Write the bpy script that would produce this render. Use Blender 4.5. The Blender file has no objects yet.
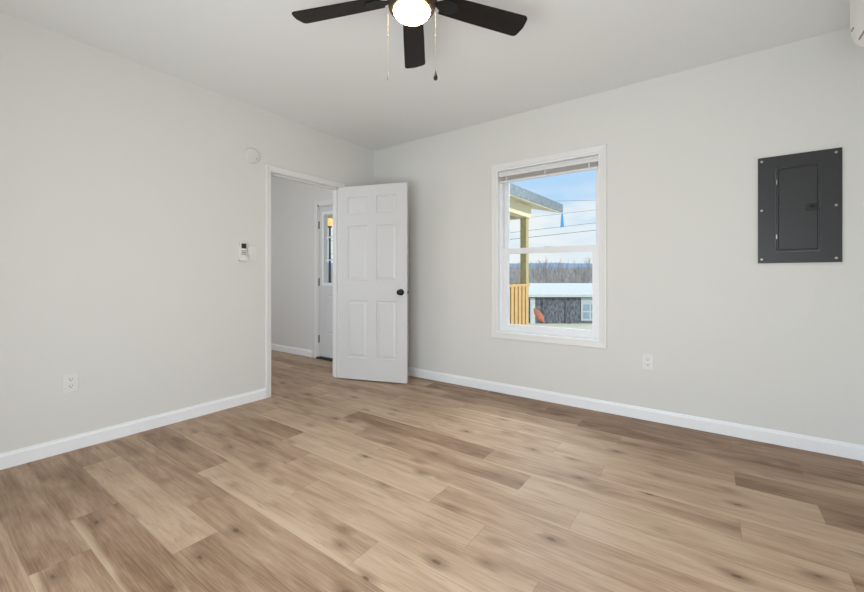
import bpy, bmesh, math, random
from mathutils import Vector, Matrix

S = bpy.context.scene
COL = S.collection
rnd = random.Random(7)

# ------------------------------------------------------------------ camera
TH = 0.62306                      # yaw of the view, left of +y
FPX = 390.99
CAMX, CAMH = 3.2392, 1.074
D = 3.341                         # inner face of the window wall
H = 2.560                         # ceiling height
XR = 3.985                        # right wall
YR = -0.55                        # rear wall
cam_d = bpy.data.cameras.new('camera')
cam_d.sensor_fit = 'HORIZONTAL'; cam_d.sensor_width = 36.0
cam_d.lens = FPX / 864 * 36.0
cam_d.shift_y = -18.6 / 864
cam_d.clip_start = 0.02; cam_d.clip_end = 3000
cam = bpy.data.objects.new('camera', cam_d); COL.objects.link(cam)
cam.location = (CAMX, 0, CAMH); cam.rotation_euler = (math.pi / 2, 0, TH)
S.camera = cam

# ------------------------------------------------------------------ view
S.view_settings.view_transform = 'Standard'
S.view_settings.look = 'None'
S.view_settings.gamma = 1.0
S.view_settings.use_curve_mapping = False
S.view_settings.exposure = 0.0


def lin(r, g, b):
    f = lambda c: (c / 12.92 if c <= 0.04045 else ((c + 0.055) / 1.055) ** 2.4)
    return (f(r / 255), f(g / 255), f(b / 255), 1.0)


# ------------------------------------------------------------------ sky
W = bpy.data.worlds.new('sky'); S.world = W; W.use_nodes = True
nt = W.node_tree; nt.nodes.clear()
out = nt.nodes.new('ShaderNodeOutputWorld'); bg = nt.nodes.new('ShaderNodeBackground')
tc = nt.nodes.new('ShaderNodeTexCoord'); sep = nt.nodes.new('ShaderNodeSeparateXYZ')
ramp = nt.nodes.new('ShaderNodeValToRGB')
ramp.color_ramp.elements[0].position = 0.0; ramp.color_ramp.elements[0].color = lin(236, 243, 248)
ramp.color_ramp.elements[1].position = 0.30; ramp.color_ramp.elements[1].color = lin(172, 212, 254)
e = ramp.color_ramp.elements.new(0.10); e.color = lin(228, 241, 252)
e = ramp.color_ramp.elements.new(0.19); e.color = lin(188, 222, 254)
mp = nt.nodes.new('ShaderNodeMapping'); mp.inputs['Scale'].default_value = (2.2, 2.2, 9.0)
nz = nt.nodes.new('ShaderNodeTexNoise'); nz.inputs['Scale'].default_value = 2.0
nz.inputs['Detail'].default_value = 6.0; nz.inputs['Roughness'].default_value = 0.55
cr = nt.nodes.new('ShaderNodeValToRGB')
cr.color_ramp.elements[0].position = 0.38; cr.color_ramp.elements[1].position = 0.58
band = nt.nodes.new('ShaderNodeMapRange')
band.inputs['From Min'].default_value = 0.14; band.inputs['From Max'].default_value = 0.23
band.inputs['To Min'].default_value = 1.0; band.inputs['To Max'].default_value = 0.12
mul = nt.nodes.new('ShaderNodeMath'); mul.operation = 'MULTIPLY'
mix = nt.nodes.new('ShaderNodeMixRGB'); mix.inputs[2].default_value = lin(246, 249, 251)
L = nt.links.new
L(tc.outputs['Generated'], sep.inputs[0]); L(sep.outputs['Z'], ramp.inputs[0])
L(tc.outputs['Generated'], mp.inputs[0]); L(mp.outputs[0], nz.inputs['Vector'])
L(nz.outputs[0], cr.inputs[0]); L(sep.outputs['Z'], band.inputs['Value'])
L(cr.outputs[0], mul.inputs[0]); L(band.outputs[0], mul.inputs[1])
L(mul.outputs[0], mix.inputs[0]); L(ramp.outputs[0], mix.inputs[1])
L(mix.outputs[0], bg.inputs[0]); bg.inputs[1].default_value = 1.0
L(bg.outputs[0], out.inputs[0])

# ------------------------------------------------------------------ sun, window daylight and added fill lamps
def light(name, kind, loc, energy, color, size=None, rot=None):
    l = bpy.data.lights.new(name, kind); l.energy = energy; l.color = color
    if kind == 'AREA':
        l.shape = 'RECTANGLE'; l.size, l.size_y = size
    o = bpy.data.objects.new(name, l); COL.objects.link(o); o.location = loc
    if rot is not None: o.rotation_euler = rot
    return o


sun = light('sun', 'SUN', (6, 0, 12), 2.6, (1.0, 0.95, 0.86))
sun.data.angle = 0.02
sun.rotation_euler = Vector((-0.90, 0.03, -0.40)).to_track_quat('-Z', 'Y').to_euler()
# fill lamp added behind the camera, at an added opening in the rear wall
light('rear_fill_light', 'AREA', (2.70, YR - 0.14, 0.74), 60, (0.86, 0.945, 1.0), (2.4, 1.25), (math.pi / 2, 0, 0))
# added unseen lamp for bright sky, shining down through the window onto the floor
wd = light('window_daylight', 'AREA', (2.15, D + 1.7, 3.4), 38, (0.88, 0.95, 1.0), (2.6, 2.0))
wd.data.spread = math.radians(72)
wd.rotation_euler = Vector((0.05, -3.3, -3.2)).to_track_quat('-Z', 'Y').to_euler()
# fill lamp added for the hall, behind an added opening out of view
light('hall_fill_light', 'AREA', (-1.5, 0.40, 1.5), 20, (0.95, 0.97, 1.0), (1.4, 1.3), (math.pi / 2, 0, 0))

# ------------------------------------------------------------------ materials
MATS = {}


def mat(name, rgb, rough=0.5, metal=0.0, var=0.04, scale=30.0, bump=0.0, spec=0.5, stretch=(1, 1, 1), rgb2=None, coat=0.0):
    """Principled material whose colour varies a little by object-space noise."""
    if name in MATS: return MATS[name]
    m = bpy.data.materials.new(name); m.use_nodes = True
    n = m.node_tree.nodes; l = m.node_tree.links.new
    b = n['Principled BSDF']
    b.inputs['Roughness'].default_value = rough; b.inputs['Metallic'].default_value = metal
    b.inputs['Specular IOR Level'].default_value = spec
    b.inputs['Coat Weight'].default_value = coat
    t = n.new('ShaderNodeTexCoord'); mpn = n.new('ShaderNodeMapping'); mpn.inputs['Scale'].default_value = stretch
    z = n.new('ShaderNodeTexNoise'); z.inputs['Scale'].default_value = scale; z.inputs['Detail'].default_value = 5
    r = n.new('ShaderNodeValToRGB')
    c = lin(*rgb)
    if rgb2: c2 = lin(*rgb2)
    else: c2 = tuple(min(1, v * (1 + var)) for v in c[:3]) + (1,); c = tuple(v * (1 - var) for v in c[:3]) + (1,)
    r.color_ramp.elements[0].color = c; r.color_ramp.elements[0].position = 0.3
    r.color_ramp.elements[1].color = c2; r.color_ramp.elements[1].position = 0.7
    l(t.outputs['Object'], mpn.inputs[0]); l(mpn.outputs[0], z.inputs['Vector'])
    l(z.outputs[0], r.inputs[0]); l(r.outputs[0], b.inputs['Base Color'])
    if bump:
        bp = n.new('ShaderNodeBump'); bp.inputs['Strength'].default_value = bump; bp.inputs['Distance'].default_value = 0.002
        l(z.outputs[0], bp.inputs['Height']); l(bp.outputs[0], b.inputs['Normal'])
    MATS[name] = m
    return m


def glass_mat():
    m = bpy.data.materials.new('window_glass'); m.use_nodes = True
    n = m.node_tree.nodes; l = m.node_tree.links.new; n.clear()
    o = n.new('ShaderNodeOutputMaterial'); mx = n.new('ShaderNodeMixShader'); fr = n.new('ShaderNodeFresnel')
    fr.inputs['IOR'].default_value = 1.12
    tr = n.new('ShaderNodeBsdfTransparent'); tr.inputs[0].default_value = (0.97, 0.985, 0.98, 1)
    gl = n.new('ShaderNodeBsdfGlossy'); gl.inputs['Roughness'].default_value = 0.02
    l(fr.outputs[0], mx.inputs[0]); l(tr.outputs[0], mx.inputs[1]); l(gl.outputs[0], mx.inputs[2]); l(mx.outputs[0], o.inputs[0])
    return m


def emit_mat(name, rgb, strength):
    m = bpy.data.materials.new(name); m.use_nodes = True
    b = m.node_tree.nodes['Principled BSDF']
    b.inputs['Base Color'].default_value = lin(*rgb); b.inputs['Emission Color'].default_value = lin(*rgb)
    b.inputs['Emission Strength'].default_value = strength; b.inputs['Roughness'].default_value = 0.25
    return m


M_wall = mat('wall_paint', (225, 224, 220), 0.75, var=0.012, scale=220, bump=0.10, spec=0.25)
M_ceil = mat('ceiling_paint', (238, 239, 239), 0.9, var=0.012, scale=160, bump=0.15, spec=0.15)
M_trim = mat('white_trim_paint', (247, 248, 250), 0.35, var=0.01, scale=60)
M_casing = mat('white_casing_paint', (233, 232, 230), 0.4, var=0.01, scale=60)
M_door = mat('white_door_paint', (217, 217, 217), 0.4, var=0.01, scale=60)
M_vinyl = mat('white_vinyl', (240, 241, 243), 0.3, var=0.01, scale=40)
M_plastic = mat('white_plastic', (231, 230, 227), 0.35, var=0.01, scale=80)
M_ac = mat('air_conditioner_plastic', (238, 236, 234), 0.3, var=0.01, scale=60)
M_black = mat('black_metal', (13, 13, 14), 0.55, metal=0.0, var=0.1, scale=90)
M_slot = mat('dark_slot', (52, 51, 50), 0.7, var=0.1, scale=90)
M_panel = mat('grey_enamel', (47, 47, 49), 0.42, metal=0.0, var=0.03, scale=40, bump=0.03)
M_steel = mat('zinc_steel', (190, 190, 190), 0.3, metal=0.8, var=0.05, scale=90)
M_bronze = mat('brushed_bronze', (92, 80, 68), 0.32, metal=0.85, var=0.12, scale=50)
M_blade = mat('dark_wood_blade', (27, 20, 18), 0.5, var=0.2, spec=0.25, scale=26, stretch=(1, 12, 12))
M_chain = mat('chain_metal', (150, 146, 140), 0.5, metal=0.0, var=0.1, scale=100)
M_glass = glass_mat()
M_globe = emit_mat('lit_globe_glass', (255, 208, 152), 62.0)

# ------------------------------------------------------------------ mesh helpers
def box(bm, x0, x1, y0, y1, z0, z1):
    v = [bm.verts.new((x, y, z)) for z in (z0, z1) for y in (y0, y1) for x in (x0, x1)]
    for f in ((0, 2, 3, 1), (4, 5, 7, 6), (0, 1, 5, 4), (2, 6, 7, 3), (0, 4, 6, 2), (1, 3, 7, 5)):
        bm.faces.new([v[i] for i in f])
    return v


def B(*a, bevel=0.0):
    bm = bmesh.new(); box(bm, *a)
    if bevel:
        bmesh.ops.bevel(bm, geom=list(bm.edges), offset=bevel, segments=2, profile=0.6, affect='EDGES')
    return bm


def prism(bm, pts, axis, a, b):
    """closed polygon pts (2-D) pushed along an axis from a to b."""
    def P(p, t):
        return {'x': (t, p[0], p[1]), 'y': (p[0], t, p[1]), 'z': (p[0], p[1], t)}[axis]
    A = [bm.verts.new(P(p, a)) for p in pts]; C = [bm.verts.new(P(p, b)) for p in pts]
    n = len(pts)
    bm.faces.new(A); bm.faces.new(C[::-1])
    for i in range(n): bm.faces.new((A[i], C[i], C[(i + 1) % n], A[(i + 1) % n]))


def lathe(bm, prof, cx=0, cy=0, seg=32, axis='z', off=0):
    """prof: list of (radius, height)."""
    rings = []
    for r, h in prof:
        ring = []
        for k in range(seg):
            a = 2 * math.pi * k / seg
            p = (cx + r * math.cos(a), cy + r * math.sin(a), h + off)
            if axis == 'y': p = (cx + r * math.cos(a), h + off, cy + r * math.sin(a))
            ring.append(bm.verts.new(p))
        rings.append(ring)
    for i in range(len(rings) - 1):
        for k in range(seg):
            bm.faces.new((rings[i][k], rings[i][(k + 1) % seg], rings[i + 1][(k + 1) % seg], rings[i + 1][k]))
    bm.faces.new(rings[0][::-1]); bm.faces.new(rings[-1])


def tube(bm, pts, r, seg=8):
    rr = r if isinstance(r, (list, tuple)) else [r] * len(pts)
    pts = [Vector(p) for p in pts]; rings = []
    for i, p in enumerate(pts):
        t = (pts[min(i + 1, len(pts) - 1)] - pts[max(i - 1, 0)]).normalized()
        ref = Vector((0, 0, 1)) if abs(t.z) < 0.9 else Vector((1, 0, 0))
        u = t.cross(ref).normalized(); w = t.cross(u)
        rings.append([bm.verts.new(p + rr[i] * (u * math.cos(2 * math.pi * k / seg) + w * math.sin(2 * math.pi * k / seg))) for k in range(seg)])
    for i in range(len(rings) - 1):
        for k in range(seg):
            bm.faces.new((rings[i][k], rings[i][(k + 1) % seg], rings[i + 1][(k + 1) % seg], rings[i + 1][k]))
    bm.faces.new(rings[0][::-1]); bm.faces.new(rings[-1])


def obj(name, bm, m=None, parent=None, smooth=False, recalc=True):
    if recalc: bmesh.ops.recalc_face_normals(bm, faces=bm.faces)
    me = bpy.data.meshes.new(name); bm.to_mesh(me); bm.free()
    if m: me.materials.append(m)
    if smooth:
        for p in me.polygons: p.use_smooth = True
        if hasattr(me, 'set_sharp_from_angle'): me.set_sharp_from_angle(angle=math.radians(38))
    o = bpy.data.objects.new(name, me); COL.objects.link(o)
    if parent: o.parent = parent
    return o


def tag(o, label=None, cat=None, group=None, kind=None):
    if label: o['label'] = label
    if cat: o['category'] = cat
    if group: o['group'] = group
    if kind: o['kind'] = kind
    return o


def thing(name, label, cat, loc=(0, 0, 0), rz=0.0, group=None, kind=None):
    o = bpy.data.objects.new(name, None); COL.objects.link(o)
    o.empty_display_size = 0.1
    o.location = loc; o.rotation_euler = (0, 0, rz)
    return tag(o, label, cat, group, kind)


def dup(root, label=None, loc=None, rz=None):
    r = root.copy(); COL.objects.link(r)
    if loc: r.location = loc
    if rz is not None: r.rotation_euler = (0, 0, rz)
    if label: r['label'] = label
    for ch in list(root.children):
        c = ch.copy(); COL.objects.link(c); c.parent = r
        for g in list(ch.children):
            d = g.copy(); COL.objects.link(d); d.parent = c
    return r


def struct(name, bm, m, label, cat):
    return tag(obj(name, bm, m), label, cat, kind='structure')


def holed(bm, us, vs, holes, f, d0, d1):
    """A slab with rectangular holes. us, vs: ends of the slab; holes: (u0,u1,v0,v1); f(u, v, d) -> point."""
    U = sorted(set(list(us) + [h[0] for h in holes] + [h[1] for h in holes]))
    V = sorted(set(list(vs) + [h[2] for h in holes] + [h[3] for h in holes]))
    inh = lambda u, v: any(h[0] < u < h[1] and h[2] < v < h[3] for h in holes)
    solid = [[not inh((U[i] + U[i + 1]) / 2, (V[j] + V[j + 1]) / 2) for j in range(len(V) - 1)] for i in range(len(U) - 1)]
    vc = {}
    def vv(i, j, d):
        k = (i, j, d)
        if k not in vc: vc[k] = bm.verts.new(f(U[i], V[j], d))
        return vc[k]
    ok = lambda i, j: 0 <= i < len(U) - 1 and 0 <= j < len(V) - 1 and solid[i][j]
    for i in range(len(U) - 1):
        for j in range(len(V) - 1):
            if not solid[i][j]: continue
            for d in (d0, d1): bm.faces.new((vv(i, j, d), vv(i + 1, j, d), vv(i + 1, j + 1, d), vv(i, j + 1, d)))
            for (ni, nj, a, b) in ((i - 1, j, (i, j), (i, j + 1)), (i + 1, j, (i + 1, j), (i + 1, j + 1)), (i, j - 1, (i, j), (i + 1, j)), (i, j + 1, (i, j + 1), (i + 1, j + 1))):
                if not ok(ni, nj):
                    bm.faces.new((vv(*a, d0), vv(*b, d0), vv(*b, d1), vv(*a, d1)))


# ------------------------------------------------------------------ floor: one mesh, every plank its own face
PW, PL = 0.174, 1.2
OFF = {0: 0.935, 1: 0.34, 2: 0.04}
TINT = {  # (row, plank start): how light the plank is, shade included in the back rows
    (-4, 0.04): 0.26, (-4, 1.24): 0.24, (-3, -0.265): 0.20, (-3, 0.935): 0.16, (-3, 2.135): 0.5, (-2, 0.34): 0.56, (-2, -0.86): 0.30, (-2, 1.54): 0.22,
    (-1, 0.04): 0.30, (-1, 1.24): 0.34, (0, -0.265): 0.26, (0, 0.935): 0.62, (0, 2.135): 0.66, (1, 0.34): 0.46, (1, -0.86): 0.40, (1, 1.54): 0.60,
    (2, 0.04): 0.36, (2, 1.24): 0.60, (3, 0.935): 0.74, (3, -0.265): 0.30, (3, 2.135): 0.46, (4, 0.34): 0.66, (4, 1.54): 0.54, (4, 2.74): 0.70,
    (5, 0.04): 0.50, (5, 1.24): 0.26, (5, 2.44): 0.66, (6, -0.265): 0.48, (6, 0.935): 0.14, (6, 2.135): 0.44, (6, 3.335): 0.62, (7, 0.34): 0.62, (7, 1.54): 0.52, (7, 2.74): 0.66,
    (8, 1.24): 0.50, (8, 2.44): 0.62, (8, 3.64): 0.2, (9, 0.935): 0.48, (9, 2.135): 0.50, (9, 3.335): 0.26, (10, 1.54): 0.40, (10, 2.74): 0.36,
    (11, 1.24): 0.30, (11, 2.44): 0.12, (11, 3.64): 0.10, (12, 0.935): 0.16, (12, 2.135): 0.06, (12, 3.335): 0.22, (13, 0.34): 0.10, (13, 1.54): 0.06, (13, 2.74): 0.06}  # dark planks by the back wall, low light there included in the tint
SAP = {(6, 0.935): 1, (7, 0.34): 1, (3, 0.935): 1, (0, 0.935): 1, (7, 2.74): 1, (4, 1.54): 1, (-4, 1.24): 1, (-3, 0.935): 1, (1, 1.54): 1, (4, 0.34): 1}
bm = bmesh.new(); uvl = bm.loops.layers.uv.new('UVMap'); cl = bm.loops.layers.float_color.new('plank')
r0 = math.floor((YR - 0.15 - 0.99) / PW); r1 = math.ceil((D + 0.1 - 0.99) / PW)
for k in range(r0, r1):
    ya, yb = 0.99 + k * PW, 0.99 + (k + 1) * PW
    yb = min(yb, D + 0.1)
    x = OFF[k % 3] - 4 * PL
    while x < XR + 0.1:
        xa, xb = max(x, -3.3), min(x + PL, XR + 0.1)
        if xb > -3.3:
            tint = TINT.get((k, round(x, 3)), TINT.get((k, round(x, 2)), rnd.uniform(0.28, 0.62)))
            sap = SAP.get((k, round(x, 3)), SAP.get((k, round(x, 2)), 1 if rnd.random() < 0.22 else 0))
            g = rnd.random()
            vs = [bm.verts.new(p) for p in ((xa, ya, 0), (xb, ya, 0), (xb, yb, 0), (xa, yb, 0))]
            f = bm.faces.new(vs)
            for lp, (u, v) in zip(f.loops, ((xa - x, 0), (xb - x, 0), (xb - x, (yb - ya) / PW), (xa - x, (yb - ya) / PW))):
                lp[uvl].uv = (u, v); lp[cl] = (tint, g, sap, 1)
        x += PL


def floor_mat():
    m = bpy.data.materials.new('oak_plank_floor'); m.use_nodes = True
    n = m.node_tree.nodes; l = m.node_tree.links.new; b = n['Principled BSDF']
    def math_(op, a, c=None, clamp=False):
        q = n.new('ShaderNodeMath'); q.operation = op; q.use_clamp = clamp
        for i, s in enumerate((a, c)):
            if s is None: continue
            if isinstance(s, (int, float)): q.inputs[i].default_value = s
            else: l(s, q.inputs[i])
        return q.outputs[0]
    def ramp_(s, stops):
        q = n.new('ShaderNodeValToRGB'); el = q.color_ramp.elements
        el[0].position, el[0].color = stops[0]; el[1].position, el[1].color = stops[-1]
        for p, c in stops[1:-1]: z = el.new(p); z.color = c
        l(s, q.inputs[0]); return q.outputs[0]
    def mix_(fac, a, c, mode='MIX'):
        q = n.new('ShaderNodeMixRGB'); q.blend_type = mode
        for i, s in enumerate((fac, a, c)):
            if isinstance(s, (int, float)): q.inputs[i].default_value = s
            elif isinstance(s, tuple): q.inputs[i].default_value = s
            else: l(s, q.inputs[i])
        return q.outputs[0]
    uv = n.new('ShaderNodeUVMap'); uv.uv_map = 'UVMap'
    at = n.new('ShaderNodeAttribute'); at.attribute_name = 'plank'
    su = n.new('ShaderNodeSeparateXYZ'); l(uv.outputs[0], su.inputs[0])
    sc = n.new('ShaderNodeSeparateColor'); l(at.outputs['Color'], sc.inputs[0])
    tint, rid, sap = sc.outputs
    u, v = su.outputs[0], su.outputs[1]
    def coords(ku, kv, salt):
        c = n.new('ShaderNodeCombineXYZ')
        l(math_('MULTIPLY', u, ku), c.inputs[0]); l(math_('MULTIPLY', v, kv), c.inputs[1])
        l(math_('ADD', math_('MULTIPLY', rid, 97.0), salt), c.inputs[2]); return c.outputs[0]
    def noise(vec, scale=1.0, detail=4, dist=0.0, rough=0.55):
        z = n.new('ShaderNodeTexNoise'); z.inputs['Scale'].default_value = scale; z.inputs['Detail'].default_value = detail
        z.inputs['Distortion'].default_value = dist; z.inputs['Roughness'].default_value = rough
        l(vec, z.inputs['Vector']); return z.outputs[0]
    broad = noise(coords(1.3, 1.1, 0), 1.6, 3, 0.6)
    grain = noise(coords(1.3, 7.0, 3.1), 1.5, 7, 1.1, 0.66)
    fine = noise(coords(9.0, 55.0, 7.7), 1.0, 3)
    # tone of the plank, then broad figure and grain
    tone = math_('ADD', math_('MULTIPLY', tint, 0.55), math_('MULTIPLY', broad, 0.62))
    tone = math_('ADD', tone, math_('MULTIPLY', math_('SUBTRACT', grain, 0.5), 0.44))
    tone = math_('ADD', tone, math_('MULTIPLY', math_('SUBTRACT', fine, 0.5), 0.34), True)
    colr = ramp_(tone, [(0.05, lin(88, 60, 40)), (0.32, lin(138, 108, 83)), (0.58, lin(184, 155, 129)), (0.92, lin(218, 194, 167))])
    # pale sapwood streaks that wander along one edge of some planks
    wob = math_('MULTIPLY', math_('SUBTRACT', noise(coords(1.4, 0.0, 11.0), 1.0, 2), 0.5), 0.75)
    edge = math_('ADD', v, wob)
    smask = ramp_(edge, [(0.02, (1, 1, 1, 1)), (0.16, (0, 0, 0, 1))])
    smask = math_('MULTIPLY', math_('MULTIPLY', smask, sap), math_('ADD', math_('MULTIPLY', grain, 0.9), 0.22), True)
    colr = mix_(smask, colr, lin(210, 186, 156))
    # dark knots with a halo
    vo = n.new('ShaderNodeTexVoronoi'); vo.inputs['Scale'].default_value = 1.0; vo.inputs['Randomness'].default_value = 1.0
    wv = n.new('ShaderNodeVectorMath'); wv.operation = 'ADD'
    nzv = n.new('ShaderNodeTexNoise'); nzv.inputs['Scale'].default_value = 3.5; nzv.inputs['Detail'].default_value = 3; l(coords(3.0, 2.4, 5.0), nzv.inputs['Vector'])
    ms = n.new('ShaderNodeVectorMath'); ms.operation = 'SCALE'; ms.inputs['Scale'].default_value = 0.22; l(nzv.outputs['Color'], ms.inputs[0])
    l(coords(4.4, 1.6, 2.0), wv.inputs[0]); l(ms.outputs[0], wv.inputs[1]); l(wv.outputs[0], vo.inputs['Vector'])
    sc2 = n.new('ShaderNodeSeparateColor'); l(vo.outputs['Color'], sc2.inputs[0])
    pick = ramp_(sc2.outputs[0], [(0.34, (0, 0, 0, 1)), (0.42, (1, 1, 1, 1))])
    core = ramp_(vo.outputs['Distance'], [(0.05, (1, 1, 1, 1)), (0.10, (0.5, 0.5, 0.5, 1)), (0.34, (0, 0, 0, 1))])
    kn = math_('MULTIPLY', math_('MULTIPLY', core, pick), 0.85)
    fl = ramp_(noise(coords(5.5, 13.0, 23.0), 1.0, 4, 0.4), [(0.63, (0, 0, 0, 1)), (0.74, (1, 1, 1, 1))])
    colr = mix_(math_('MULTIPLY', fl, 0.42), colr, lin(104, 78, 56))
    colr = mix_(kn, colr, lin(88, 64, 44))
    # joints
    dv = math_('MINIMUM', v, math_('SUBTRACT', 1.0, v)); du = math_('MINIMUM', u, math_('SUBTRACT', PL, u))
    jt = math_('MAXIMUM', math_('LESS_THAN', dv, 0.007), math_('LESS_THAN', du, 0.0014))
    colr = mix_(math_('MULTIPLY', jt, 0.30), colr, lin(92, 72, 56))
    l(colr, b.inputs['Base Color'])
    rg = n.new('ShaderNodeMapRange'); rg.inputs['To Min'].default_value = 0.38; rg.inputs['To Max'].default_value = 0.54
    l(grain, rg.inputs['Value']); l(rg.outputs[0], b.inputs['Roughness'])
    b.inputs['Specular IOR Level'].default_value = 0.32
    bp = n.new('ShaderNodeBump'); bp.inputs['Strength'].default_value = 0.08; bp.inputs['Distance'].default_value = 0.002
    l(math_('SUBTRACT', grain, math_('MULTIPLY', jt, 1.5)), bp.inputs['Height']); l(bp.outputs[0], b.inputs['Normal'])
    return m


struct('floor', bm, floor_mat(), 'tan oak plank floor running through the room and the hall', 'floor')
struct('ceiling', B(-3.3, XR + 0.1, YR - 0.1, D + 0.02, H, H + 0.12), M_ceil, 'plain off white painted ceiling', 'ceiling')

# ------------------------------------------------------------------ walls
WT = 0.14
WIN = (1.585, 2.502, 0.556, 2.082)        # opening in the window wall
ENT = (-1.035, -0.185, 0.0, 2.035)        # entry door opening, in the hall
DO0, DO1, DOH = 2.016, 2.828, 2.032       # opening in the partition wall
bm = bmesh.new(); holed(bm, (-3.3, XR + 0.1), (0, H), [WIN, ENT], lambda u, v, d: (u, d, v), D, D + WT)
struct('wall_back', bm, M_wall, 'pale grey wall with the window and the grey panel box', 'wall')
bm = bmesh.new(); holed(bm, (YR - 0.1, D), (0, H), [(DO0, DO1, -0.001, DOH)], lambda u, v, d: (d, u, v), -0.12, 0.0)
struct('wall_left', bm, M_wall, 'pale grey wall with the open doorway', 'wall')
struct('wall_right', B(XR, XR + 0.1, YR - 0.1, D, 0, H), M_wall, 'pale grey wall carrying the white air conditioner', 'wall')
bm = bmesh.new(); holed(bm, (0.0, XR), (0, H), [(1.40, 3.92, 0.06, 2.16)], lambda u, v, d: (u, d, v), YR - 0.1, YR)  # unseen opening added to let the rear fill lamp in
struct('wall_rear', bm, M_wall, 'wall behind the camera with a wide opening added for the fill lamp', 'wall')
struct('wall_hall_end', B(-3.3, -3.2, 0.3, D, 0, H), M_wall, 'grey wall at the far end of the hall', 'wall')
bm = bmesh.new(); holed(bm, (-3.2, -0.12), (0, H), [(-2.2, -0.8, 0.85, 2.15)], lambda u, v, d: (u, d, v), 0.45, 0.55)  # unseen opening added for the hall fill lamp
struct('wall_hall_front', bm, M_wall, 'grey hall wall across from the entry door', 'wall')

# baseboards: flat board with an eased cap
BBP = [(0, 0), (0.014, 0), (0.014, 0.070), (0.009, 0.080), (0.007, 0.089), (0, 0.089)]


def baseboard(name, axis, side, wallpos, a, b, label):
    bm = bmesh.new()
    prism(bm, [(wallpos + side * p, z) for p, z in BBP], axis, a, b)
    struct(name, bm, M_trim, label, 'baseboard')


baseboard('baseboard_left', 'y', 1, 0.0, YR, 1.962, 'white baseboard along the left wall up to the doorway')
baseboard('baseboard_left_corner', 'y', 1, 0.0, 2.888, D - 0.015, 'short white baseboard behind the open door')
baseboard('baseboard_back', 'x', -1, D, 0.0, XR, 'white baseboard under the window')
baseboard('baseboard_right', 'y', -1, XR, YR, D - 0.015, 'white baseboard on the right wall')
baseboard('baseboard_hall', 'x', -1, D, -3.2, -1.142, 'white baseboard in the hall beside the entry door')
baseboard('baseboard_hall_partition', 'y', -1, -0.12, 0.56, 1.962, 'white baseboard on the hall side of the partition')


def casing(bm, u0, u1, top, w, f, bottom=None):
    """door casing legs and head (and a bottom piece if given) with mitred corners, stepped profile. f(u, z, out)."""
    rings = []
    for off, t in ((0.0, 0.0), (0.0, 0.009), (0.006, 0.011), (w * 0.55, 0.013), (w - 0.010, 0.016), (w - 0.003, 0.015), (w, 0.011), (w, 0.0)):
        zb = 0.0 if bottom is None else bottom - off
        rings.append([(u0 - off, zb, t), (u0 - off, top + off, t), (u1 + off, top + off, t), (u1 + off, zb, t)])
    R = [[bm.verts.new(f(*p)) for p in r] for r in rings]
    n = 4 if bottom is not None else 3
    for i in range(len(R) - 1):
        for k in range(n):
            bm.faces.new((R[i][k], R[i][(k + 1) % 4], R[i + 1][(k + 1) % 4], R[i + 1][k]))


# doorway lining: jamb boards, stop, casings on both faces
bm = bmesh.new()
box(bm, -0.12, 0.0, DO0 - 0.0, DO0 + 0.004, 0, DOH)
box(bm, -0.12, 0.0, DO1 - 0.004, DO1, 0, DOH)
box(bm, -0.12, 0.0, DO0, DO1, DOH - 0.004, DOH)
box(bm, -0.085, -0.045, DO1 - 0.016, DO1 - 0.004, 0, DOH - 0.004)
box(bm, -0.085, -0.045, DO0 + 0.004, DO0 + 0.016, 0, DOH - 0.004)
box(bm, -0.085, -0.045, DO0, DO1, DOH - 0.016, DOH - 0.004)
struct('trim_1', bm, M_casing, 'white jamb lining the open doorway', 'door trim')
bm = bmesh.new(); casing(bm, DO0 - 0.002, DO1 + 0.006, DOH + 0.002, 0.050, lambda u, z, o: (o, u, z))
struct('trim_2', bm, M_casing, 'white casing around the open doorway', 'door trim')
bm = bmesh.new(); casing(bm, DO0 - 0.002, DO1 + 0.004, DOH + 0.002, 0.050, lambda u, z, o: (-0.12 - o, u, z))
struct('trim_3', bm, M_casing, 'white casing on the hall side of the doorway', 'door trim')
bm = bmesh.new(); casing(bm, ENT[0] - 0.0, ENT[1], ENT[3], 0.055, lambda u, z, o: (u, D - o, z))
box(bm, ENT[0], ENT[0] + 0.022, D, D + 0.13, 0, ENT[3]); box(bm, ENT[1] - 0.022, ENT[1], D, D + 0.13, 0, ENT[3])
box(bm, ENT[0], ENT[1], D, D + 0.13, ENT[3] - 0.022, ENT[3])
struct('trim_4', bm, M_casing, 'white casing around the entry door in the hall', 'door trim')
struct('trim_5', B(ENT[0], ENT[1], D - 0.03, D + 0.13, 0.0, 0.022, bevel=0.004), M_slot, 'dark threshold under the entry door', 'threshold')


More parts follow.
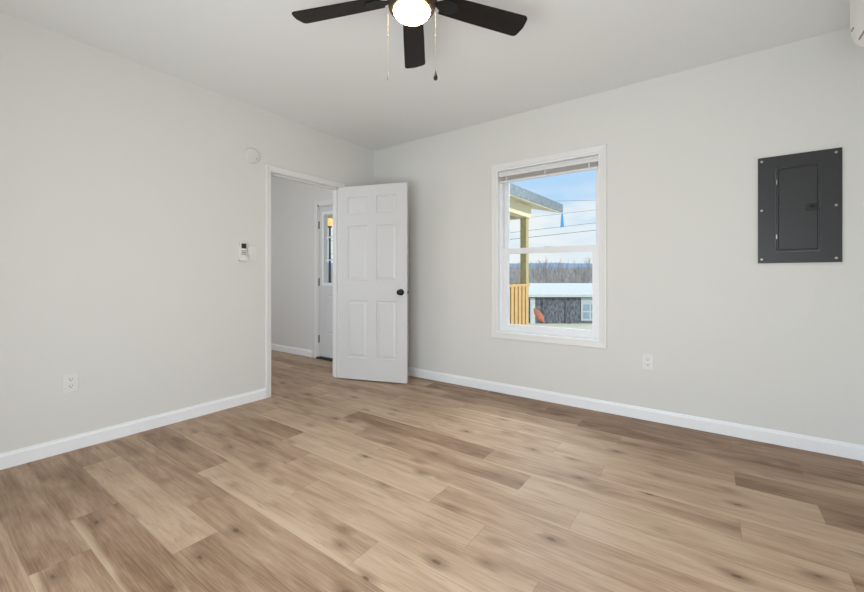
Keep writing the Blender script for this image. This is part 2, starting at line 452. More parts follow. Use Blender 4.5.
# ------------------------------------------------------------------ panelled door leaves
def leaf_mesh(w, z0, z1, t, panels, holes=()):
    """slab w wide, from y=-t to y=0; panels are sunk with a raised field on both faces, holes go right through."""
    bm = bmesh.new()
    for y, s in ((-t, 1), (0.0, -1)):
        rects = list(panels) + list(holes)
        U = sorted({0.0, w, *[r[0] for r in rects], *[r[1] for r in rects]}); V = sorted({z0, z1, *[r[2] for r in rects], *[r[3] for r in rects]})
        inside = lambda u, v: any(r[0] < u < r[1] and r[2] < v < r[3] for r in rects)
        vc = {}
        def q(i, j):
            if (i, j) not in vc: vc[i, j] = bm.verts.new((U[i], y, V[j]))
            return vc[i, j]
        for i in range(len(U) - 1):
            for j in range(len(V) - 1):
                if not inside((U[i] + U[i + 1]) / 2, (V[j] + V[j + 1]) / 2):
                    bm.faces.new((q(i, j), q(i + 1, j), q(i + 1, j + 1), q(i, j + 1)))
        for (a, b, c, d) in panels:
            prev = None
            for ins, dep in ((0, 0), (0.006, 0.009), (0.016, 0.0095), (0.040, 0.002), (0.046, 0.0015)):
                ring = [bm.verts.new((uu, y + s * dep, vv)) for uu, vv in ((a + ins, c + ins), (b - ins, c + ins), (b - ins, d - ins), (a + ins, d - ins))]
                if prev:
                    for k in range(4): bm.faces.new((prev[k], prev[(k + 1) % 4], ring[(k + 1) % 4], ring[k]))
                prev = ring
            bm.faces.new(prev)
    for rect in [(0.0, w, z0, z1)] + list(holes):
        a, b, c, d = rect
        pts = [(a, c), (b, c), (b, d), (a, d)]
        for k in range(4):
            p, r = pts[k], pts[(k + 1) % 4]
            bm.faces.new([bm.verts.new(x) for x in ((p[0], -t, p[1]), (r[0], -t, r[1]), (r[0], 0, r[1]), (p[0], 0, p[1]))])
    bmesh.ops.remove_doubles(bm, verts=bm.verts, dist=1e-5)
    return bm


def hinge_mesh(x, y, z, h=0.089):
    bm = bmesh.new()
    lathe(bm, [(0.0035, z - 0.004), (0.0065, z), (0.0065, z + h), (0.0035, z + h + 0.004)], x, y, 12)
    return bm


DW = 0.772
d1 = thing('door_1', 'white six panel door standing open into the room', 'door', (0.010, 2.816, 0), math.radians(18.6), kind='structure')
st, mu = 0.108, 0.100
pw = (DW - 2 * st - mu) / 2
cols = ((st, st + pw), (st + pw + mu, DW - st))
pans = [(a, b, c, d) for a, b in cols for c, d in ((0.235, 0.835), (1.035, 1.615), (1.735, 1.915))]
obj('door_leaf', leaf_mesh(DW, 0.012, 2.026, 0.035, pans), M_door, d1)
for y, s in ((-0.035, -1), (0.0, 1)):
    bm = bmesh.new()
    lathe(bm, [(0.033, 0), (0.033, s * 0.004), (0.028, s * 0.008), (0.012, s * 0.011), (0.011, s * 0.028), (0.021, s * 0.034), (0.0275, s * 0.044), (0.0275, s * 0.054), (0.021, s * 0.063), (0.008, s * 0.067)], DW - 0.062, 0.925, 24, 'y', y)
    tag(obj('doorknob', bm, M_black, d1, True), 'round black doorknob')
pl = obj('latch_plate', B(DW - 0.0005, DW + 0.0015, -0.030, -0.005, 0.895, 0.955), M_steel, d1)
obj('latch_bolt', B(DW, DW + 0.010, -0.024, -0.012, 0.917, 0.933, bevel=0.002), M_black, pl)
for z in (0.19, 0.96, 1.73): obj('hinge', hinge_mesh(-0.004, 0.004, z), M_steel, d1, True)

EW = ENT[1] - ENT[0] - 0.05
d2 = thing('door_2', 'closed white entry door with a nine pane glass light in the hall', 'door', (ENT[0] + 0.025, D + 0.050, 0), 0, kind='structure')
gx0, gx1, gz0, gz1 = 0.086, EW - 0.086, 0.985, 1.915
obj('door_leaf', leaf_mesh(EW, 0.030, 2.008, 0.044, [(0.13, EW / 2 - 0.05, 0.33, 0.85), (EW / 2 + 0.05, EW - 0.13, 0.33, 0.85)], [(gx0, gx1, gz0, gz1)]), M_door, d2)
bm = bmesh.new(); holed(bm, (gx0 - 0.018, gx1 + 0.018), (gz0 - 0.018, gz1 + 0.018), [(gx0 + 0.018, gx1 - 0.018, gz0 + 0.018, gz1 - 0.018)], lambda u, v, d: (u, d, v), -0.056, 0.010)
lf = obj('light_frame', bm, M_vinyl, d2)
bm = bmesh.new()
for i in (1, 2):
    x = gx0 + 0.018 + (gx1 - gx0 - 0.036) * i / 3; box(bm, x - 0.008, x + 0.008, -0.030, -0.014, gz0 + 0.018, gz1 - 0.018)
    z = gz0 + 0.018 + (gz1 - gz0 - 0.036) * i / 3; box(bm, gx0 + 0.018, gx1 - 0.018, -0.0295, -0.0145, z - 0.008, z + 0.008)
obj('muntin', bm, M_vinyl, lf)
obj('pane', B(gx0 + 0.016, gx1 - 0.016, -0.024, -0.020, gz0 + 0.016, gz1 - 0.016), M_glass, lf)
for z in (0.21, 0.965, 1.72):
    bm = hinge_mesh(-0.004, -0.048, z, 0.095); box(bm, -0.020, 0.005, -0.0475, -0.0442, z, z + 0.095)
    tag(obj('hinge', bm, M_black, d2, True), 'black hinge')
bm = bmesh.new(); lathe(bm, [(0.03, 0), (0.03, -0.006), (0.012, -0.01), (0.012, -0.03), (0.026, -0.04), (0.026, -0.055), (0.01, -0.065)], EW - 0.06, 0.95, 20, 'y', -0.044)
obj('doorknob', bm, M_black, d2, True)

# ------------------------------------------------------------------ window
w1 = thing('window_1', 'white double hung window in the back wall', 'window', (0, D, 0), kind='structure')
bm = bmesh.new(); casing(bm, WIN[0] + 0.008, WIN[1] - 0.004, WIN[3] - 0.002, 0.056, lambda u, z, o: (u, -o, z), bottom=WIN[2] + 0.004)
obj('casing', bm, M_casing, w1)
bm = bmesh.new(); holed(bm, (WIN[0], WIN[1]), (WIN[2], WIN[3]), [(WIN[0] + 0.012, WIN[1] - 0.012, WIN[2] + 0.014, WIN[3] - 0.012)], lambda u, v, d: (u, d, v), 0.0, WT)
obj('window_jamb', bm, M_trim, w1)
fx0, fx1, fz0, fz1 = WIN[0] + 0.012, WIN[1] - 0.012, WIN[2] + 0.014, WIN[3] - 0.012
bm = bmesh.new(); holed(bm, (fx0, fx1), (fz0, fz1), [(fx0 + 0.030, fx1 - 0.026, fz0 + 0.028, fz1 - 0.028)], lambda u, v, d: (u, d, v), 0.052, 0.132)
obj('window_frame', bm, M_vinyl, w1)


def sash(x0, x1, z0, z1, y0, y1, l, r, bt, tp, name):
    bm = bmesh.new()
    holed(bm, (x0, x1), (z0, z1), [(x0 + l, x1 - r, z0 + bt, z1 - tp)], lambda u, v, d: (u, d, v), y0, y1)
    bmesh.ops.bevel(bm, geom=[e for e in bm.edges if e.is_manifold and e.calc_face_angle(0) > 1.0], offset=0.003, segments=1, affect='EDGES')
    s = obj(name, bm, M_vinyl, w1)
    obj('pane', B(x0 + l - 0.004, x1 - r + 0.004, (y0 + y1) / 2 - 0.002, (y0 + y1) / 2 + 0.002, z0 + bt - 0.004, z1 - tp + 0.004), M_glass, s)
    return s


sash(fx0 + 0.024, fx1 - 0.020, 1.305, fz1 - 0.024, 0.095, 0.122, 0.044, 0.022, 0.040, 0.036, 'upper_sash')
ls = sash(fx0 + 0.026, fx1 - 0.022, fz0 + 0.022, 1.345, 0.062, 0.090, 0.052, 0.040, 0.044, 0.052, 'lower_sash')
obj('sash_lock', B(2.02, 2.08, 0.068, 0.092, 1.345, 1.357, bevel=0.003), M_vinyl, ls)

# mini blind raised to the top of the window
bl = thing('window_blind', 'raised mini blind gathered at the top of the window', 'blind', (0, D + 0.012, -0.018))
bx0, bx1 = fx0 + 0.004, fx1 - 0.004
M_blind = mat('blind_vinyl', (228, 226, 224), 0.4, var=0.02, scale=50)
M_slat = mat('blind_slat', (236, 231, 226), 0.45, var=0.05, scale=60)
obj('headrail', B(bx0, bx1, 0.004, 0.036, fz1 - 0.036, fz1 - 0.004, bevel=0.002), M_blind, bl)
bm = bmesh.new()
for k in range(11):
    z = fz1 - 0.039 - k * 0.0032
    prism(bm, [(0.010, z), (0.0225, z + 0.0022), (0.035, z), (0.035, z - 0.001), (0.0225, z + 0.0012), (0.010, z - 0.001)], 'x', bx0 + 0.006, bx1 - 0.006)
obj('slat_stack', bm, M_slat, bl)
obj('bottom_rail', B(bx0 + 0.006, bx1 - 0.006, 0.011, 0.034, fz1 - 0.092, fz1 - 0.074, bevel=0.002), M_blind, bl)
for x in (bx0 + 0.075, (bx0 + bx1) / 2, bx1 - 0.075):
    obj('ladder_tape', B(x - 0.004, x + 0.004, 0.0085, 0.010, fz1 - 0.090, fz1 - 0.027), M_blind, bl)
bm = bmesh.new(); tube(bm, [(bx0 + 0.035, 0.004, fz1 - 0.02), (bx0 + 0.035, 0.004, fz1 - 0.50)], 0.0022, 6)
obj('tilt_wand', bm, M_blind, bl)

# ------------------------------------------------------------------ ceiling fan
FX, FY, ZB = 2.1135, 1.4075, 2.367
fan = thing('ceiling_fan', 'dark five blade ceiling fan with a lit round glass light', 'ceiling fan', (FX, FY, H))
z = lambda a: a - H
bm = bmesh.new(); lathe(bm, [(0.085, 0.0), (0.085, -0.012), (0.078, -0.045), (0.06, -0.075), (0.03, -0.085), (0.02, -0.09)], 0, 0, 40)
obj('canopy', bm, M_bronze, fan, True)
bm = bmesh.new(); lathe(bm, [(0.03, z(2.485)), (0.09, z(2.478)), (0.125, z(2.455)), (0.135, z(2.42)), (0.128, z(2.385)), (0.10, z(2.368)), (0.07, z(2.360)), (0.07, z(2.345)), (0.02, z(2.345))], 0, 0, 48)
obj('motor_housing', bm, M_bronze, fan, True)
bm = bmesh.new(); lathe(bm, [(0.055, z(2.350)), (0.085, z(2.347)), (0.108, z(2.338)), (0.109, z(2.326)), (0.105, z(2.308)), (0.094, z(2.298)), (0.070, z(2.297))], 0, 0, 48)
obj('light_fitter', bm, M_bronze, fan, True)
bm = bmesh.new()
prof = [(0.082, z(2.312))]
for k in range(0, 15):
    a = k / 15 * math.pi / 2
    prof.append((0.0855 * math.cos(a), z(2.300) - 0.041 * math.sin(a)))
prof.append((0.003, z(2.2588)))
lathe(bm, prof, 0, 0, 40)
tag(obj('globe', bm, M_globe, fan, True), 'lit white glass bowl')


def blade_mesh():
    bm = bmesh.new()
    pts = []
    r0_, r1_, wa, wb = 0.150, 0.605, 0.050, 0.063
    pts += [(r0_, -wa), (0.30, -wa - 0.006), (r1_ - 0.03, -wb)]
    for k in range(0, 5):
        a = -math.pi / 2 + k / 4 * math.radians(75); pts.append((r1_ - 0.028 + 0.022 * math.cos(a), -wb + 0.022 + 0.022 * math.sin(a)))
    pts.append((r1_ + 0.001, 0.0))
    for k in range(0, 5):
        a = math.radians(15) + k / 4 * math.radians(75); pts.append((r1_ - 0.028 + 0.022 * math.cos(a), wb - 0.022 + 0.022 * math.sin(a)))
    pts += [(r1_ - 0.03, wb), (0.30, wa + 0.006), (r0_, wa)]
    c = []
    for p in pts:
        if not c or (Vector(p) - Vector(c[-1])).length > 1e-4: c.append(p)
    prism(bm, c, 'z', -0.003, 0.003)
    bmesh.ops.rotate(bm, verts=bm.verts, cent=(0, 0, 0), matrix=Matrix.Rotation(math.radians(-12), 3, 'X'))
    return bm


def iron_mesh():
    bm = bmesh.new()
    prism(bm, [(0.085, -0.020), (0.125, -0.014), (0.165, -0.040), (0.215, -0.030), (0.235, 0.0), (0.215, 0.030), (0.165, 0.040), (0.125, 0.014), (0.085, 0.020)], 'z', -0.008, -0.003)
    bmesh.ops.rotate(bm, verts=bm.verts, cent=(0, 0, 0), matrix=Matrix.Rotation(math.radians(-12), 3, 'X'))
    return bm


b0 = i0 = None
for k in range(5):
    if b0 is None:
        b0 = bl_ = obj('blade', blade_mesh(), M_blade, fan); i0 = ir_ = obj('blade_iron', iron_mesh(), M_black, bl_)
    else:
        bl_ = b0.copy(); COL.objects.link(bl_); ir_ = i0.copy(); COL.objects.link(ir_); bl_.parent = fan; ir_.parent = bl_
    bl_.location = (0, 0, z(ZB)); bl_.rotation_euler = (0, 0, math.radians(128 + 72 * k + (-1.3, 1.0, 0.0, 0.0, 1.2)[k]))
rx, ry = math.cos(TH), math.sin(TH)
for s, ln, pend in ((-0.109, 2.000, 'small'), (0.108, 2.004, 'drop')):
    px_, py_ = s * rx, s * ry
    bm = bmesh.new(); tube(bm, [(px_ * 0.72, py_ * 0.72, z(2.322)), (px_, py_, z(2.318)), (px_ * 1.01, py_ * 1.01, z(2.29)), (px_ * 1.01, py_ * 1.01, z(ln))], 0.0010, 6)
    lathe(bm, [(0.001, z(2.192)), (0.003, z(2.188)), (0.003, z(2.184)), (0.001, z(2.180))], px_ * 1.01, py_ * 1.01, 8)
    pc = obj('pull_chain', bm, M_chain, fan, True)
    bm = bmesh.new(); zz = z(ln)
    if pend == 'small':
        lathe(bm, [(0.0015, zz + 0.016), (0.0035, zz + 0.010), (0.004, zz - 0.010), (0.0025, zz - 0.016)], px_ * 1.01, py_ * 1.01, 12)
        tag(obj('chain_pull', bm, M_chain, pc, True), 'small metal chain pull')
    else:
        lathe(bm, [(0.0015, zz + 0.022), (0.003, zz + 0.012), (0.009, zz - 0.006), (0.010, zz - 0.013), (0.007, zz - 0.020), (0.002, zz - 0.023)], px_ * 1.01, py_ * 1.01, 16)
        tag(obj('chain_pull', bm, M_black, pc, True), 'black teardrop chain pull')

# ------------------------------------------------------------------ electrical panel on the window wall
bp = thing('breaker_panel', 'flat dark grey electrical breaker panel on the pale wall', 'breaker panel', (3.673, D, 1.509))
pwid, phei = 0.194, 0.343
bm = bmesh.new()
dx0, dx1, dz0, dz1 = -0.106, 0.101, -0.272, 0.268
holed(bm, (-pwid, pwid), (-phei, phei), [(dx0, dx1, dz0, dz1)], lambda u, v, d: (u, d, v), -0.014, -0.001)
bmesh.ops.bevel(bm, geom=[e for e in bm.edges if e.is_manifold and e.calc_face_angle(0) > 1.0], offset=0.002, segments=1, affect='EDGES')
obj('cover_plate', bm, M_panel, bp)
bm = bmesh.new()
prev = None
for ins, y in ((0.003, -0.002), (0.003, -0.011), (0.005, -0.0125), (0.012, -0.0125), (0.016, -0.0165)):
    ring = [bm.verts.new(p) for p in ((dx0 + ins, y, dz0 + ins), (dx1 - ins, y, dz0 + ins), (dx1 - ins, y, dz1 - ins), (dx0 + ins, y, dz1 - ins))]
    if prev:
        for k in range(4): bm.faces.new((prev[k], prev[(k + 1) % 4], ring[(k + 1) % 4], ring[k]))
    prev = ring
bm.faces.new(prev)
pd = obj('panel_door', bm, M_panel, bp)
obj('latch', B(0.034, 0.088, -0.023, -0.015, -0.022, 0.020, bevel=0.003), mat('black_latch', (24, 24, 25), 0.4, var=0.1), pd)
bm = bmesh.new(); lathe(bm, [(0.011, 0.0), (0.011, -0.004), (0.008, -0.006)], 0.060, 0.0, 16, 'y', -0.0225)
obj('latch_button', bm, M_black, pd, True)
for zz in (0.175, -0.175): tag(obj('hinge_pin', B(dx0 + 0.001, dx0 + 0.006, -0.019, -0.012, zz - 0.014, zz + 0.014), M_steel, pd), 'bright steel hinge pin')
for x in (-0.176, 0.168):
    for zz in (-0.318, 0.0, 0.318):
        bm = bmesh.new(); lathe(bm, [(0.0075, 0), (0.0075, -0.002), (0.005, -0.004)], x, zz, 14, 'y', -0.0135)
        tag(obj('screw', bm, M_steel, bp, True), 'bright steel screw head')

# ------------------------------------------------------------------ outlets, switch, remote, detector
def outlet(label, loc, rz):
    t = thing('wall_outlet', label, 'outlet', loc, rz, 'white wall outlets')
    obj('cover_plate', B(-0.037, 0.037, -0.006, 0, -0.059, 0.059, bevel=0.0025), M_plastic, t)
    for zz in (0.0205, -0.0205):
        bm = bmesh.new()
        pts = [(0.0165 * math.cos(a), max(-0.0135, min(0.0135, 0.0175 * math.sin(a)))) for a in [2 * math.pi * k / 28 for k in range(28)]]
        prism(bm, [(p[0], p[1] + zz) for p in pts], 'y', -0.0085, -0.004)
        rc = obj('receptacle', bm, M_plastic, t)
        bm = bmesh.new()
        box(bm, -0.0075, -0.0050, -0.0089, -0.0080, zz - 0.002, zz + 0.008); box(bm, 0.0050, 0.0075, -0.0089, -0.0080, zz - 0.001, zz + 0.007)
        lathe(bm, [(0.0030, -0.0080), (0.0030, -0.0089)], 0.0, zz - 0.0075, 10, 'y')
        tag(obj('socket_slot', bm, M_slot, rc), 'dark plug slots')
    bm = bmesh.new(); lathe(bm, [(0.003, 0), (0.003, -0.001)], 0, 0, 10, 'y', -0.006); obj('screw', bm, M_plastic, t)
    return t


o1 = outlet('white duplex outlet low on the left wall beside the doorway', (0, 0.662, 0.421), math.pi / 2)
dup(o1, 'white duplex outlet low on the window wall below the grey panel', (2.842, D, 0.438), 0.0)

sw = thing('light_switch', 'white toggle light switch beside the doorway casing', 'light switch', (0, 1.838, 1.280), math.pi / 2)
obj('cover_plate', B(-0.036, 0.036, -0.006, 0, -0.059, 0.059, bevel=0.0025), M_plastic, sw)
obj('toggle', B(-0.005, 0.005, -0.016, -0.005, -0.004, 0.014, bevel=0.002), M_plastic, sw)
for zz in (0.030, -0.030):
    bm = bmesh.new(); lathe(bm, [(0.003, 0), (0.003, -0.001)], 0, zz, 10, 'y', -0.006); obj('screw', bm, M_plastic, sw)

rh = thing('remote_holder', 'white wall cradle holding the remote beside the light switch', 'remote holder', (0, 1.752, 1.290), math.pi / 2)
bm = bmesh.new(); box(bm, -0.034, 0.034, -0.004, 0, -0.075, 0.055)
box(bm, -0.034, -0.030, -0.030, -0.003, -0.075, -0.020); box(bm, 0.030, 0.034, -0.030, -0.003, -0.075, -0.020)
box(bm, -0.034, 0.034, -0.030, -0.003, -0.075, -0.071); box(bm, -0.034, 0.034, -0.033, -0.029, -0.075, -0.040)
obj('cradle', bm, M_plastic, rh)
rc = thing('remote_control', 'white remote with a dark display standing in its wall cradle', 'remote control', (0.0045, 1.752, 1.290), math.pi / 2)
obj('remote_body', B(-0.027, 0.027, -0.022, -0.001, -0.0705, 0.082, bevel=0.005), M_plastic, rc)
tag(obj('display', B(-0.021, 0.021, -0.0235, -0.0215, 0.028, 0.070, bevel=0.001), M_slot, rc), 'dark display window')
M_btn = mat('grey_buttons', (150, 150, 148), 0.5, var=0.03)
for r in range(3):
    for c in range(3):
        obj('button', B(-0.020 + c * 0.014, -0.008 + c * 0.014, -0.0235, -0.0215, 0.004 - r * 0.014, 0.013 - r * 0.014, bevel=0.001), M_btn, rc)

M_det = mat('detector_plastic', (226, 222, 216), 0.45, var=0.01, scale=60)
sd = thing('smoke_detector', 'round white detector high on the wall above the doorway corner', 'detector', (0, 1.833, 2.124), math.pi / 2)
bm = bmesh.new(); lathe(bm, [(0.066, 0), (0.066, -0.012), (0.063, -0.016)], 0, 0, 40, 'y'); obj('base_plate', bm, M_det, sd, True)
bm = bmesh.new(); lathe(bm, [(0.061, -0.0155), (0.061, -0.022), (0.055, -0.028), (0.030, -0.030), (0.010, -0.030)], 0, 0, 40, 'y'); obj('detector_cover', bm, M_det, sd, True)
bm = bmesh.new(); lathe(bm, [(0.004, -0.0295), (0.004, -0.031)], 0.030, -0.022, 12, 'y'); obj('test_button', bm, M_slot, sd)

# ------------------------------------------------------------------ air conditioner on the right wall
ac = thing('air_conditioner', 'white wall mounted air conditioner in the upper right corner', 'air conditioner', (XR, 2.655, 0), -math.pi / 2)
prof = [(0, 2.465), (-0.185, 2.465), (-0.205, 2.458), (-0.216, 2.440), (-0.220, 2.400), (-0.220, 2.250), (-0.216, 2.205), (-0.205, 2.172), (-0.185, 2.148), (-0.150, 2.134), (-0.06, 2.128), (0, 2.128)]
bm = bmesh.new(); prism(bm, prof, 'x', 0.0, 0.83)
body = [e for e in bm.edges if abs(e.verts[0].co.x - e.verts[1].co.x) < 1e-6]
bmesh.ops.bevel(bm, geom=body, offset=0.008, segments=3, affect='EDGES')
obj('housing', bm, M_ac, ac, True)
bm = bmesh.new(); prism(bm, [(-0.2105, 2.182), (-0.2125, 2.184), (-0.1905, 2.1505), (-0.1885, 2.1485)], 'x', 0.045, 0.785)
lv = obj('louver', bm, M_ac, ac)
tag(obj('air_slot', B(0.060, 0.770, -0.2045, -0.1995, 2.1625, 2.1675), M_btn, ac), 'dark air slot')
tag(obj('display', B(0.026, 0.056, -0.2215, -0.2150, 2.222, 2.229), M_btn, ac), 'small grey indicator')

# ------------------------------------------------------------------ outside: ground, porch, shed, trees, wires
F2 = Vector((-math.sin(TH), math.cos(TH))); R2 = Vector((math.cos(TH), math.sin(TH)))


def at(t, a, zz=0.0):
    """ground-plan point t metres out along the axis of the view and a*t across it."""
    p = Vector((CAMX, 0)) + F2 * t + R2 * (a * t)
    return Vector((p.x, p.y, zz))


M_grass = mat('dry_winter_grass', (236, 222, 184), 0.95, scale=0.9, rgb2=(244, 234, 208))
GZ = -3.05


def gz(x, y):
    d = max(0.0, y - D); s = min(1.0, d / 24.0)
    h = -0.75 + (GZ + 0.75) * (s * s * (3 - 2 * s))
    return h


bm = bmesh.new()
xs = [-160 + i * 10 for i in range(41)]; ys = [D + 0.14 + 0.0, 5, 7, 9, 12, 15, 18, 21, 24, 27.4, 40, 60, 90, 140]
gv = [[bm.verts.new((x, y, gz(x, y))) for x in xs] for y in ys]
for j in range(len(ys) - 1):
    for i in range(len(xs) - 1): bm.faces.new((gv[j][i], gv[j][i + 1], gv[j + 1][i + 1], gv[j + 1][i]))
struct('ground', bm, M_grass, 'pale dry grass sloping away outside the window', 'ground')


def ridge(name, t0, t1, base, top, amp, m, label, seed, a0=-1.6, a1=1.6, n=90):
    r = random.Random(seed); ph = [r.uniform(0, 6.28) for _ in range(6)]
    bm = bmesh.new(); rows = []
    for j in range(9):
        s = j / 8; t = t0 + (t1 - t0) * s; row = []
        for i in range(n + 1):
            a = a0 + (a1 - a0) * i / n
            hh = sum(math.sin(a * t0 / w + ph[q]) / (q + 1) for q, w in enumerate((90, 47, 23, 12, 6, 3)))
            zz = base + (top - base + amp * hh) * math.sin(s * math.pi / 2)
            row.append(bm.verts.new(at(t, a, zz)))
        rows.append(row)
    for j in range(8):
        for i in range(n): bm.faces.new((rows[j][i], rows[j][i + 1], rows[j + 1][i + 1], rows[j + 1][i]))
    o = struct(name, bm, m, label, 'hills')
    for p in o.data.polygons: p.use_smooth = True


M_far = mat('haze_blue_woods', (148, 166, 188), 0.95, scale=0.03, rgb2=(166, 180, 198))  # distance haze painted into the ridge's base colour
M_mid = mat('brown_winter_woods', (150, 138, 132), 0.95, scale=0.16, rgb2=(178, 170, 164), stretch=(1, 1, 0.4))
ridge('hills_far', 430, 620, GZ, 23.0, 1.3, M_far, 'low ridge on the horizon, coloured haze blue', 3)
ridge('hills_near', 100, 170, GZ, 6.0, 0.5, M_mid, 'brown wooded rise behind the shed', 5)

# porch in front of the entry door: post, beam, roof, railing
M_pine = mat('treated_pine', (168, 156, 112), 0.7, scale=14, rgb2=(196, 184, 140), stretch=(6, 6, 0.8))
M_rail = mat('yellow_pine', (192, 152, 98), 0.7, scale=16, rgb2=(216, 180, 124), stretch=(6, 6, 0.7))
M_cream = mat('cream_siding', (226, 218, 192), 0.7, var=0.03, scale=9)
M_soffit = mat('cream_soffit', (222, 214, 196), 0.8, var=0.03, scale=9)
M_shing = mat('grey_roofing', (108, 120, 128), 0.8, scale=22, rgb2=(140, 150, 156))
PX, PY = 0.965, 5.52
po = thing('porch', 'small roofed porch outside with a cream beam and pine railing', 'porch', (0, 0, 0))
ro0, ro1 = D + WT + 0.002, 6.47
RX = 1.24
bm = bmesh.new()
prism(bm, [(-0.40, 2.674), (RX, 2.271), (RX, 2.138), (-0.40, 2.541), (-2.04, 2.138), (-2.04, 2.271)], 'y', ro0, ro1)
for v in bm.verts: v.co.z -= 0.072 * (ro1 - v.co.y) / (ro1 - ro0)
rf = obj('roof', bm, M_shing, po)
bm = bmesh.new()
for a, b, c, d in ((RX - 0.01, 2.139, -0.40, 2.540), (-2.03, 2.139, -0.40, 2.540)):
    prism(bm, [(a, b), (c, d), (c, d - 0.014), (a, b - 0.014)], 'y', ro0, ro1 - 0.02)
for v in bm.verts: v.co.z -= 0.072 * (ro1 - v.co.y) / (ro1 - ro0)
obj('soffit', bm, M_soffit, rf)
bm = bmesh.new(); prism(bm, [(-0.40, 2.50), (PX - 0.03, 2.130), (-1.77, 2.130)], 'y', PY - 0.02, PY + 0.02)
obj('gable', bm, M_cream, rf)
obj('beam', B(PX - 0.07, PX + 0.07, ro0, PY + 0.08, 1.955, 2.135), M_cream, po)
obj('beam', B(-1.83, PX - 0.07, PY - 0.07, PY + 0.07, 1.955, 2.135), M_cream, po)
for x in (PX, -1.76):
    obj('post', B(x - 0.047, x + 0.047, PY - 0.047, PY + 0.047, gz(0, PY), 1.955, bevel=0.004), M_pine, po)
obj('deck', B(-1.85, PX + 0.09, ro0, PY + 0.09, -0.16, -0.02), M_pine, po)
rl = obj('top_rail', B(PX + 0.03, PX + 0.12, ro0, PY - 0.08, 0.945, 0.982), M_rail, po)
obj('bottom_rail', B(PX + 0.050, PX + 0.085, ro0, PY - 0.10, 0.06, 0.13), M_rail, po)
k = 0
y = ro0 + 0.06
while y < PY - 0.17:
    obj('baluster', B(PX + 0.086, PX + 0.115, y, y + 0.085, 0.0, 0.945), M_rail, rl); y += 0.125
rl2 = obj('top_rail', B(-1.71, PX - 0.05, PY - 0.05, PY + 0.05, 0.945, 0.982), M_rail, po)
y = -1.68
while y < PX - 0.1:
    obj('baluster', B(y, y + 0.085, PY + 0.02, PY + 0.055, -0.02, 0.945), M_rail, rl2); y += 0.125

M_dark = mat('dark_stained_post', (74, 68, 66), 0.7, var=0.15, scale=18)
lp = thing('lamp_post', 'dark post with a glowing amber lantern seen through the entry door glass', 'lamp post', at(8.6, -0.2615, gz(0, 5.7)))
zl = lambda a: a - gz(0, 5.7)
bm = bmesh.new(); lathe(bm, [(0.07, -0.05), (0.07, 0.06), (0.026, 0.10), (0.026, zl(2.16)), (0.05, zl(2.18)), (0.05, zl(2.20))], 0, 0, 14); obj('pole', bm, M_dark, lp, True)
bm = bmesh.new(); lathe(bm, [(0.04, zl(2.20)), (0.06, zl(2.25)), (0.06, zl(2.34)), (0.04, zl(2.40))], 0, 0, 16)
tag(obj('lantern_glass', bm, emit_mat('amber_lantern', (240, 170, 96), 0.85), lp, True), 'glowing amber glass')
bm = bmesh.new(); lathe(bm, [(0.09, zl(2.40)), (0.09, zl(2.41)), (0.02, zl(2.46))], 0, 0, 16); obj('lantern_cap', bm, M_dark, lp, True)

bt = at(6.23, 0.333)
bm = bmesh.new()
prism(bm, [(-0.010, 0.0), (0.012, 0.0), (0.036, -0.22), (-0.026, -0.23)], 'y', -0.006, 0.006)
hp = thing('plastic_strip', 'bright blue strip hanging from the porch roof corner', 'strip', (RX - 0.012, ro1 - 0.012, 2.122), TH + 0.2)
obj('strip', bm, mat('blue_plastic', (58, 150, 214), 0.6, var=0.08, scale=30), hp)

# shed down the slope
ST = 35.0
c0 = at(ST, 0.252)
sh = thing('shed', 'weathered grey shed with a white metal roof down the slope', 'shed', (c0.x, c0.y, GZ), TH)
SL, SD = 9.5, 4.2
M_roof = mat('white_metal_roof', (240, 236, 228), 0.85, var=0.03, scale=3)
M_plank = mat('weathered_plank', (66, 66, 74), 0.9, scale=3.2, rgb2=(140, 140, 148), stretch=(2.2, 2.2, 0.8))
M_end = mat('white_board', (214, 216, 216), 0.8, var=0.05, scale=4)
ez = -0.42 - GZ
obj('shed_wall', B(0, SL, 0, SD, 0, ez - 0.05), M_plank, sh)
bm = bmesh.new(); prism(bm, [(-0.45, ez - 0.05), (-0.45, ez + 0.02), (SD / 2, ez + 0.95), (SD + 0.45, ez + 0.02), (SD + 0.45, ez - 0.05), (SD / 2, ez + 0.86)], 'x', -0.35, SL + 0.35)
obj('shed_roof', bm, M_roof, sh)
obj('fascia', B(-0.35, SL + 0.35, -0.44, -0.40, ez - 0.24, ez - 0.07), M_end, sh)
obj('corner_board', B(-0.02, 0.40, -0.05, 0.0, 0, ez - 0.35), M_end, sh)
wf = obj('window_frame', B(4.5, 6.2, -0.06, -0.005, 0.25, ez - 0.30), mat('grey_board', (190, 196, 200), 0.8, var=0.05, scale=4), sh)
M_dg = mat('pale_window_glass', (150, 168, 180), 0.2, var=0.1, scale=1.2)
for x in (4.7, 5.4):
    for zz in (0.45, 1.15): obj('pane', B(x, x + 0.55, -0.075, -0.055, zz, zz + 0.55), M_dg, wf)
for x in (1.3, 3.4):
    obj('post', B(x, x + 0.07, -0.30, -0.23, 0, ez - 0.05), M_plank, sh)
lb = at(34.0, 0.2700)
lo = thing('canoe', 'reddish orange hull leaning against the shed front', 'canoe', (lb.x, lb.y, GZ), TH)
bm = bmesh.new()
ring = []
for i in range(13):
    s = i / 12; w = 0.30 * math.sin(math.pi * min(max(s, 0.03), 0.97)) ** 0.7
    ring.append([bm.verts.new((dx * w, -dy * w * 0.7, 1.45 * s)) for dx, dy in ((-1, 0), (-0.7, 0.7), (0, 1), (0.7, 0.7), (1, 0), (0.4, 0.25), (-0.4, 0.25))])
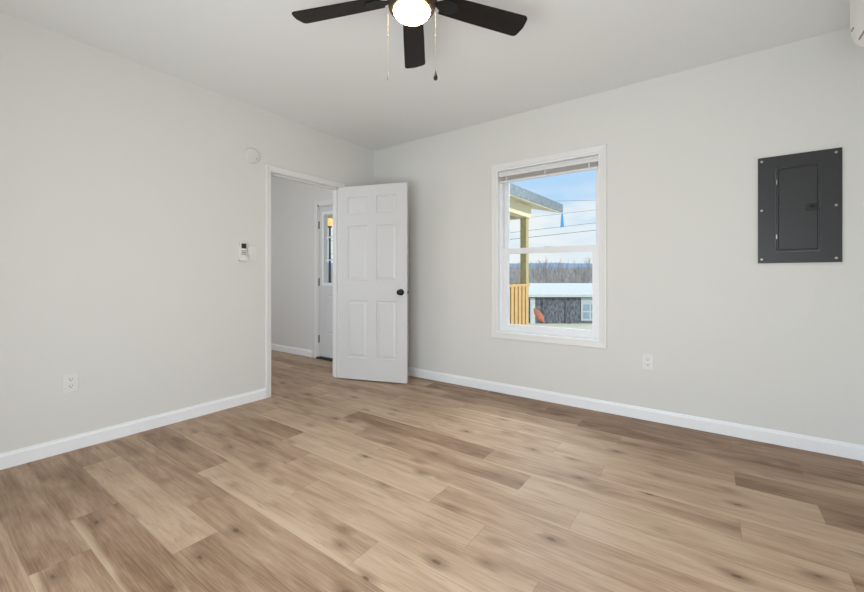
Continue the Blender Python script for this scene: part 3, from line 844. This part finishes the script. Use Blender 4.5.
for i in range(12):
    for q in range(7): bm.faces.new((ring[i][q], ring[i][(q + 1) % 7], ring[i + 1][(q + 1) % 7], ring[i + 1][q]))
bm.faces.new(ring[0]); bm.faces.new(ring[-1])
bmesh.ops.rotate(bm, verts=bm.verts, cent=(0, 0, 0), matrix=Matrix.Rotation(math.radians(-33), 3, 'Y') @ Matrix.Rotation(math.radians(-14), 3, 'X'))
bmesh.ops.translate(bm, verts=bm.verts, vec=(0.55, 0, 0.22))
obj('hull', bm, mat('orange_paint', (190, 108, 80), 0.6, scale=4, rgb2=(206, 132, 98)), lo, True)


# bare winter trees
M_bark = mat('grey_bark', (178, 168, 162), 0.95, var=0.15, scale=3)


def tree_mesh(seed):
    r = random.Random(seed); bm = bmesh.new()
    def grow(p, d, ln, rad, depth):
        q = p + d * ln * 0.5 + Vector((r.uniform(-1, 1), r.uniform(-1, 1), 0)) * ln * 0.04
        e_ = p + d * ln
        tube(bm, [p, q, e_], [rad, rad * 0.8, rad * 0.55], 5 if depth == 0 else 3)
        if depth >= 3: return
        for k in range({0: 9, 1: 5, 2: 3}[depth]):
            s = r.uniform(0.35, 1.0) if depth == 0 else r.uniform(0.3, 1.0)
            az = r.uniform(0, 6.28); sp = r.uniform(0.25, 0.55)
            nd = (d + Vector((math.cos(az), math.sin(az), 0.25)) * sp).normalized()
            grow(p + d * ln * s, nd, ln * r.uniform(0.30, 0.48), rad * 0.42, depth + 1)
    grow(Vector((0, 0, -0.2)), Vector((r.uniform(-.05, .05), r.uniform(-.05, .05), 1)).normalized(), 5.6, 0.12, 0)
    return bm


protos = []
tr = random.Random(11); spots = []
for i in range(140):
    if i < 4:
        o = obj('bare_tree', tree_mesh(40 + i), M_bark); protos.append(o)
    else:
        o = protos[i % 4].copy(); COL.objects.link(o)
    tag(o, 'bare grey brown tree in the winter woods behind the shed', 'tree', 'bare trees behind the shed')
    for q in range(400):
        t = tr.uniform(50, 94); a = tr.uniform(0.13, 0.64); p = at(t, a)
        if all((p - w).length > 2.7 for w in spots): break
    spots.append(p); o.location = (p.x, p.y, gz(p.x, p.y) - 0.05)
    o.rotation_euler = (0, 0, tr.uniform(0, 6.28)); s = tr.uniform(0.85, 1.15) * t / 88; o.scale = (s, s, s)

# overhead wires between two poles
M_wire = mat('dark_wire', (84, 92, 102), 0.7, var=0.05)
M_polew = mat('grey_pole_wood', (120, 108, 96), 0.9, var=0.1, scale=4)
WTT = 26.0
ends = ((-0.9, 262), (1.7, 180))
wl = [('thin uppermost of the four overhead wires', 0.335, 200.9, 0.430, 200.0, 0.010), ('faint second overhead wire from the top', 0.27, 216.5, 0.422, 209.7, 0.009),
      ('third overhead wire from the top', 0.197, 232.8, 0.422, 222.6, 0.012), ('lowest and darkest of the overhead wires', 0.197, 239.5, 0.422, 230.0, 0.016)]
for nm, a0, y0, a1, y1, r in wl:
    pts = []
    for k in range(25):
        a = -0.9 + 2.6 * k / 24
        yy = y0 + (y1 - y0) * (a - a0) / (a1 - a0) + 1.5 * ((a - 0.3) ** 2)
        pts.append(at(WTT, a, CAMH + (277.4 - yy) / FPX * WTT))
    bm = bmesh.new(); tube(bm, pts, r, 6)
    tag(obj('overhead_wire', bm, M_wire, None, True), nm, 'wire', 'overhead wires')
